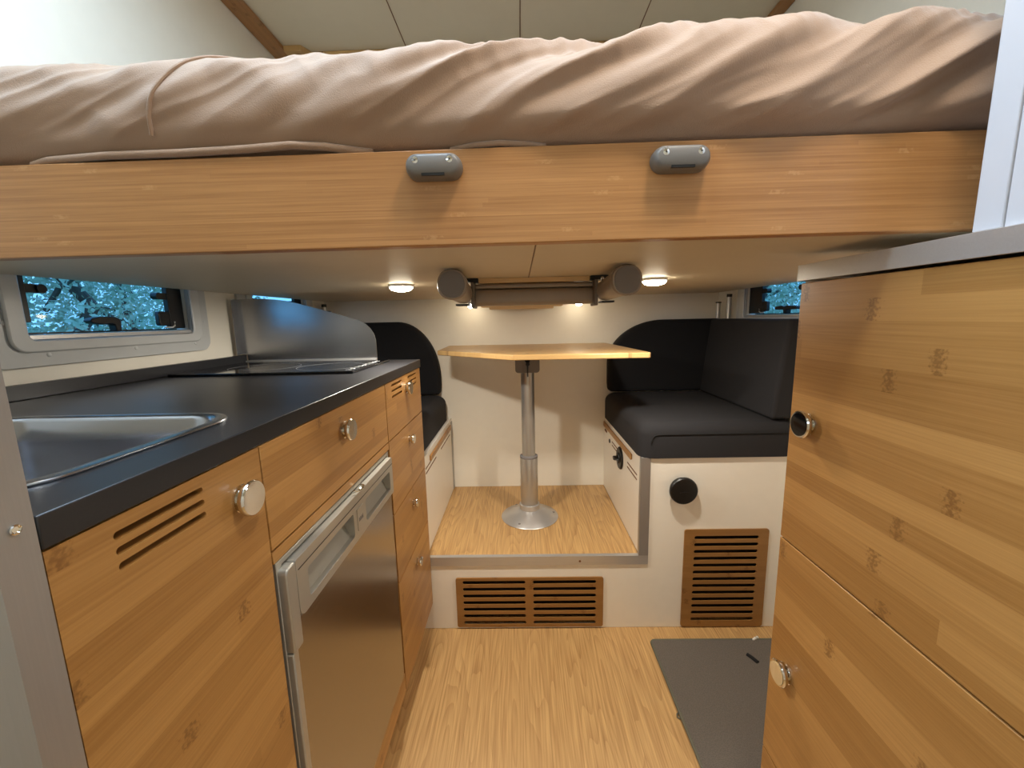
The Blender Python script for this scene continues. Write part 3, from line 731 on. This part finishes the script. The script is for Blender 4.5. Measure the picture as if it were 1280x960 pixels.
# folded leg support under the bed
fs = thing('folding_support', 'folded grey bed support with two oval arms facing forward', 'support', (.035, .95, 1.115))
def oval(cx, y, cz, hw, hh, n=28):
    out = []
    for k in range(n):
        t = 2*PI*k/n; c, s = math.cos(t), math.sin(t)
        out.append((cx+hw*math.copysign(abs(c)**.88, c), y, cz+hh*math.copysign(abs(s)**.88, s)))
    return out
for (cx, bx, y0) in ((-.123, -.131, .778), (.194, .200, .770)):
    a = MB().loft([oval(cx+(bx-cx)*.03, y0+.006, 1.146, .0235, .0245), oval(bx, .985, 1.1425, .022, .0235)]).obj('arm', 'grey_bar', fs)
    c = MB().loft([oval(cx, y0-.004, 1.1465, .026, .0255), oval(cx, y0, 1.1465, .028, .0275), oval(cx+(bx-cx)*.04, y0+.010, 1.1465, .028, .0275), oval(cx+(bx-cx)*.09, y0+.018, 1.1465, .0243, .0247)]).obj('end_cap', 'grey_bar', a)
    MB().loft([oval(cx, y0-.0055, 1.1465, .0225, .0235), oval(cx, y0-.0035, 1.1465, .0235, .0245)]).obj('cap_insert', 'grey_cap', c, label='dark ribbed cap insert')
    s = 1 if cx > 0 else -1
    MB().box(*sorted((bx-s*.036, bx+s*.016)), .975, 1.02, 1.1665, 1.1755).obj('mount_bracket', 'black', fs)
    MB().box(*sorted((bx-s*.014, bx+s*.014)), .955, 1.0, 1.1135, 1.1175).obj('lower_bracket', 'black', fs)
    xp = bx-s*.0235
    MB().plate(rrect(xp-.004, xp+.004, 1.108, 1.166, .002, 3), [], 'y', .972, 1.03).obj('flange_plate', 'grey_pl', fs, bevel=.001)
    MB().lathe([(.004,0),(.004,.002),(0,.003)], (bx-s*.010, .974, 1.1685), (0,-1,0), 14).obj('bolt', 'chrome', fs)
    MB().lathe([(.004,0),(.004,.002),(0,.003)], (bx+s*.004, .974, 1.1692), (0,-1,0), 14).obj('bolt', 'chrome', fs)
cbm = MB().plate(rrect(.995, 1.035, 1.1135, 1.152, .010, 4), [], 'x', -.103, .172).obj('cross_beam', 'grey_bar', fs)
MB().plate(rrect(.998, 1.034, 1.1525, 1.1640, .004, 3), [], 'x', -.103, .172).obj('beam_cap', 'grey_bar', fs)
MB().box(-.094, .163, .985, 1.04, 1.165, 1.1755).obj('mount_plate', 'bam_light', fs, label='cream mounting plate')

# stepped bamboo block under the bed at the back wall with two small lights
MB().plate([(-.20,1.1755),(-.20,1.143),(-.165,1.143),(-.165,1.132),(-.13,1.132),(-.13,1.1225),(.145,1.1225),(.145,1.132),(.185,1.132),(.185,1.143),(.225,1.143),(.225,1.1755)], [], 'y', 1.80, 1.88).obj('step_block', 'bam_light', bed, bevel=.001, label='pale stepped bamboo block')
for x, w in ((-.212, 'left'), (.258, 'right')):
    sp = thing('small_spotlight', 'tiny warm spotlight by the %s end of the pale bamboo block' % w, 'spotlight', (x, 1.84, 1.13), 'tiny spotlights by the bamboo block')
    MB().cyl((x, 1.84, 1.1755), (x, 1.84, 1.1475), .012, 20).obj('lamp_body', 'alu', sp)
    MB().lathe([(.012,0),(.014,.004),(.013,.012),(.007,.0165),(0,.018)], (x, 1.84, 1.1475), (0,0,-1), 24).obj('lens', 'led', sp)

# ------------------------------------------------------------------ mat
mt = thing('door_mat', 'dark grey carpet mat with pale bound edge on the oak floor', 'mat', (.65, .98, 0))
mt_out = rrect(.418, .893, .722, 1.247, .014, 4)
MB().plate(mt_out, [], 'z', .0008, .0075).obj('carpet', 'mat', mt, bevel=.001)
MB().tube([(a, b, .005) for a, b in mt_out], .0042, 8, closed=True).obj('binding', 'mat_edge', mt, label='grey-green bound edge')
MB().tube([(.704,1.182,.0078),(.712,1.168,.0085),(.720,1.150,.0078)], .006, 8).obj('dark_tuft', 'piping', mt)
for (px, py) in ((.765,1.248),(.775,1.252),(.758,1.243)):
    MB().lathe([(.004,0),(.0045,.003),(.002,.006),(0,.006)], (px, py, .0075), 'z', 10).obj('thread_knot', 'tag', mt)
MB().tube([(.4155, .99, .005), (.409, .985, .004), (.407, .978, .003), (.414, .972, .004)], .002, 6).obj('loose_thread', 'mat_edge', mt)

# ------------------------------------------------------------------ outside: ground and trees
struct(MB().box(-40, 40, -40, 40, -1.0, -.95).obj('ground', 'grass'))
def tree(x, y, h, rad, label, seed):
    rnd = random.Random(seed)
    t = thing('tree', label, 'tree', (x, y, -.95), 'trees outside the windows')
    m = MB(); m.tube([(x+rnd.uniform(-.1,.1)*k, y+rnd.uniform(-.1,.1)*k, -.95+h*k/6) for k in range(7)], .06, 10)
    for k in range(7):
        a = rnd.uniform(0, 2*PI); z = -.95+h*rnd.uniform(.2,.85); l = rad*rnd.uniform(.5,.9)
        m.tube([(x, y, z), (x+.5*l*math.cos(a), y+.5*l*math.sin(a), z+.2), (x+l*math.cos(a), y+l*math.sin(a), z+.3)], .025, 6)
    m.obj('trunk', 'bark', t)
    bm = bmesh.new()
    for k in range(7500):
        a = rnd.uniform(0, 2*PI); zz = rnd.uniform(.08, 1.0); r = rad*math.sqrt(rnd.random())*(1.1-.55*zz)
        c = Vector((x+r*math.cos(a), y+r*math.sin(a), -.95+h*zz))
        s = rnd.uniform(.018, .048)
        q = Matrix.Rotation(rnd.uniform(0,6.28),3,'Z') @ Matrix.Rotation(rnd.uniform(-1.5,1.5),3,'X') @ Matrix.Rotation(rnd.uniform(0,6.28),3,'Y')
        vs = [bm.verts.new(c+q@Vector(p)*s) for p in ((-1,0,0),(0,-.55,.1),(1,0,0),(0,.55,.1))]
        bm.faces.new(vs)
    mm = MB(); mm.bm.free(); mm.bm = bm; mm.obj('foliage', 'leaf', t, smooth=False)
lefts = [(-4.6, 4.0), (-4.9, 6.2), (-7.1, 5.6), (-7.3, 7.9), (-9.4, 9.2), (-7.0, 10.2), (-9.6, 6.9)]
rights = [(3.4, 6.2), (4.6, 8.2), (6.9, 8.9), (4.7, 10.5), (7.0, 11.3), (6.6, 13.6)]
for i, (x, y) in enumerate(lefts): tree(x, y, 4.5+.4*(i % 3), 1.0, 'leafy tree outside the left window, dense small leaves', 20+i)
for i, (x, y) in enumerate(rights): tree(x, y, 4.5+.4*(i % 3), 1.0, 'leafy tree outside the right window, dense small leaves', 60+i)

# ------------------------------------------------------------------ light
w = bpy.data.worlds.new('sky'); bpy.context.scene.world = w; w.use_nodes = True
nt = w.node_tree; bg = nt.nodes['Background']
tc = nt.nodes.new('ShaderNodeTexCoord'); sp = nt.nodes.new('ShaderNodeSeparateXYZ'); nt.links.new(tc.outputs['Generated'], sp.inputs[0])
rp = nt.nodes.new('ShaderNodeValToRGB'); nt.links.new(sp.outputs['Z'], rp.inputs[0])
rp.color_ramp.elements[0].position = 0; rp.color_ramp.elements[0].color = (.35, .68, 1.0, 1)
rp.color_ramp.elements[1].position = 1; rp.color_ramp.elements[1].color = (.22, .52, 1.0, 1)
nt.links.new(rp.outputs[0], bg.inputs['Color']); bg.inputs['Strength'].default_value = 1.7

def area(name, loc, rot, sx, sy, e, col, spread=180):
    ld = bpy.data.lights.new(name, 'AREA'); ld.shape = 'RECTANGLE'; ld.size = sx; ld.size_y = sy; ld.energy = e; ld.color = col; ld.spread = math.radians(spread)
    o = bpy.data.objects.new(name, ld); o.location = loc; o.rotation_euler = rot; C.objects.link(o); return o
area('hatch_daylight', (-.32, .45, 2.14), (0, 0, 0), .56, .56, 19, (.58, .79, 1))
area('window_daylight', (-.93, -.3, 1.64), (0, -PI/2, 0), .42, .86, 5, (.70, .86, 1))
ld = bpy.data.lights.new('ceiling_lamp', 'AREA'); ld.shape = 'DISK'; ld.size = .16; ld.energy = 7.5; ld.color = (1, .91, .77)
o = bpy.data.objects.new('ceiling_lamp', ld); o.location = (.30, .25, 2.05); C.objects.link(o)

# ------------------------------------------------------------------ camera
f, pitch, yaw, roll, h = 517.55, 8.9884, -1.2642, -1.2893, 1.0824
p_, y_, r_ = map(math.radians, (pitch, yaw, roll))
F = Vector((math.sin(y_)*math.cos(p_), math.cos(y_)*math.cos(p_), -math.sin(p_)))
R = Vector((math.cos(y_), -math.sin(y_), 0)); U = R.cross(F)
R2 = R*math.cos(r_)+U*math.sin(r_); U2 = -R*math.sin(r_)+U*math.cos(r_)
cam = bpy.data.cameras.new('camera'); cam.sensor_fit = 'HORIZONTAL'; cam.sensor_width = 36; cam.lens = f/1280*36; cam.clip_start = .01
co = bpy.data.objects.new('camera', cam); C.objects.link(co)
m4 = Matrix((R2, U2, -F)).transposed().to_4x4(); m4.translation = Vector((0, 0, h)); co.matrix_world = m4
S = bpy.context.scene; S.camera = co
S.view_settings.view_transform = 'Standard'; S.view_settings.look = 'None'; S.view_settings.gamma = 1; S.view_settings.exposure = 0
S.view_settings.use_curve_mapping = False
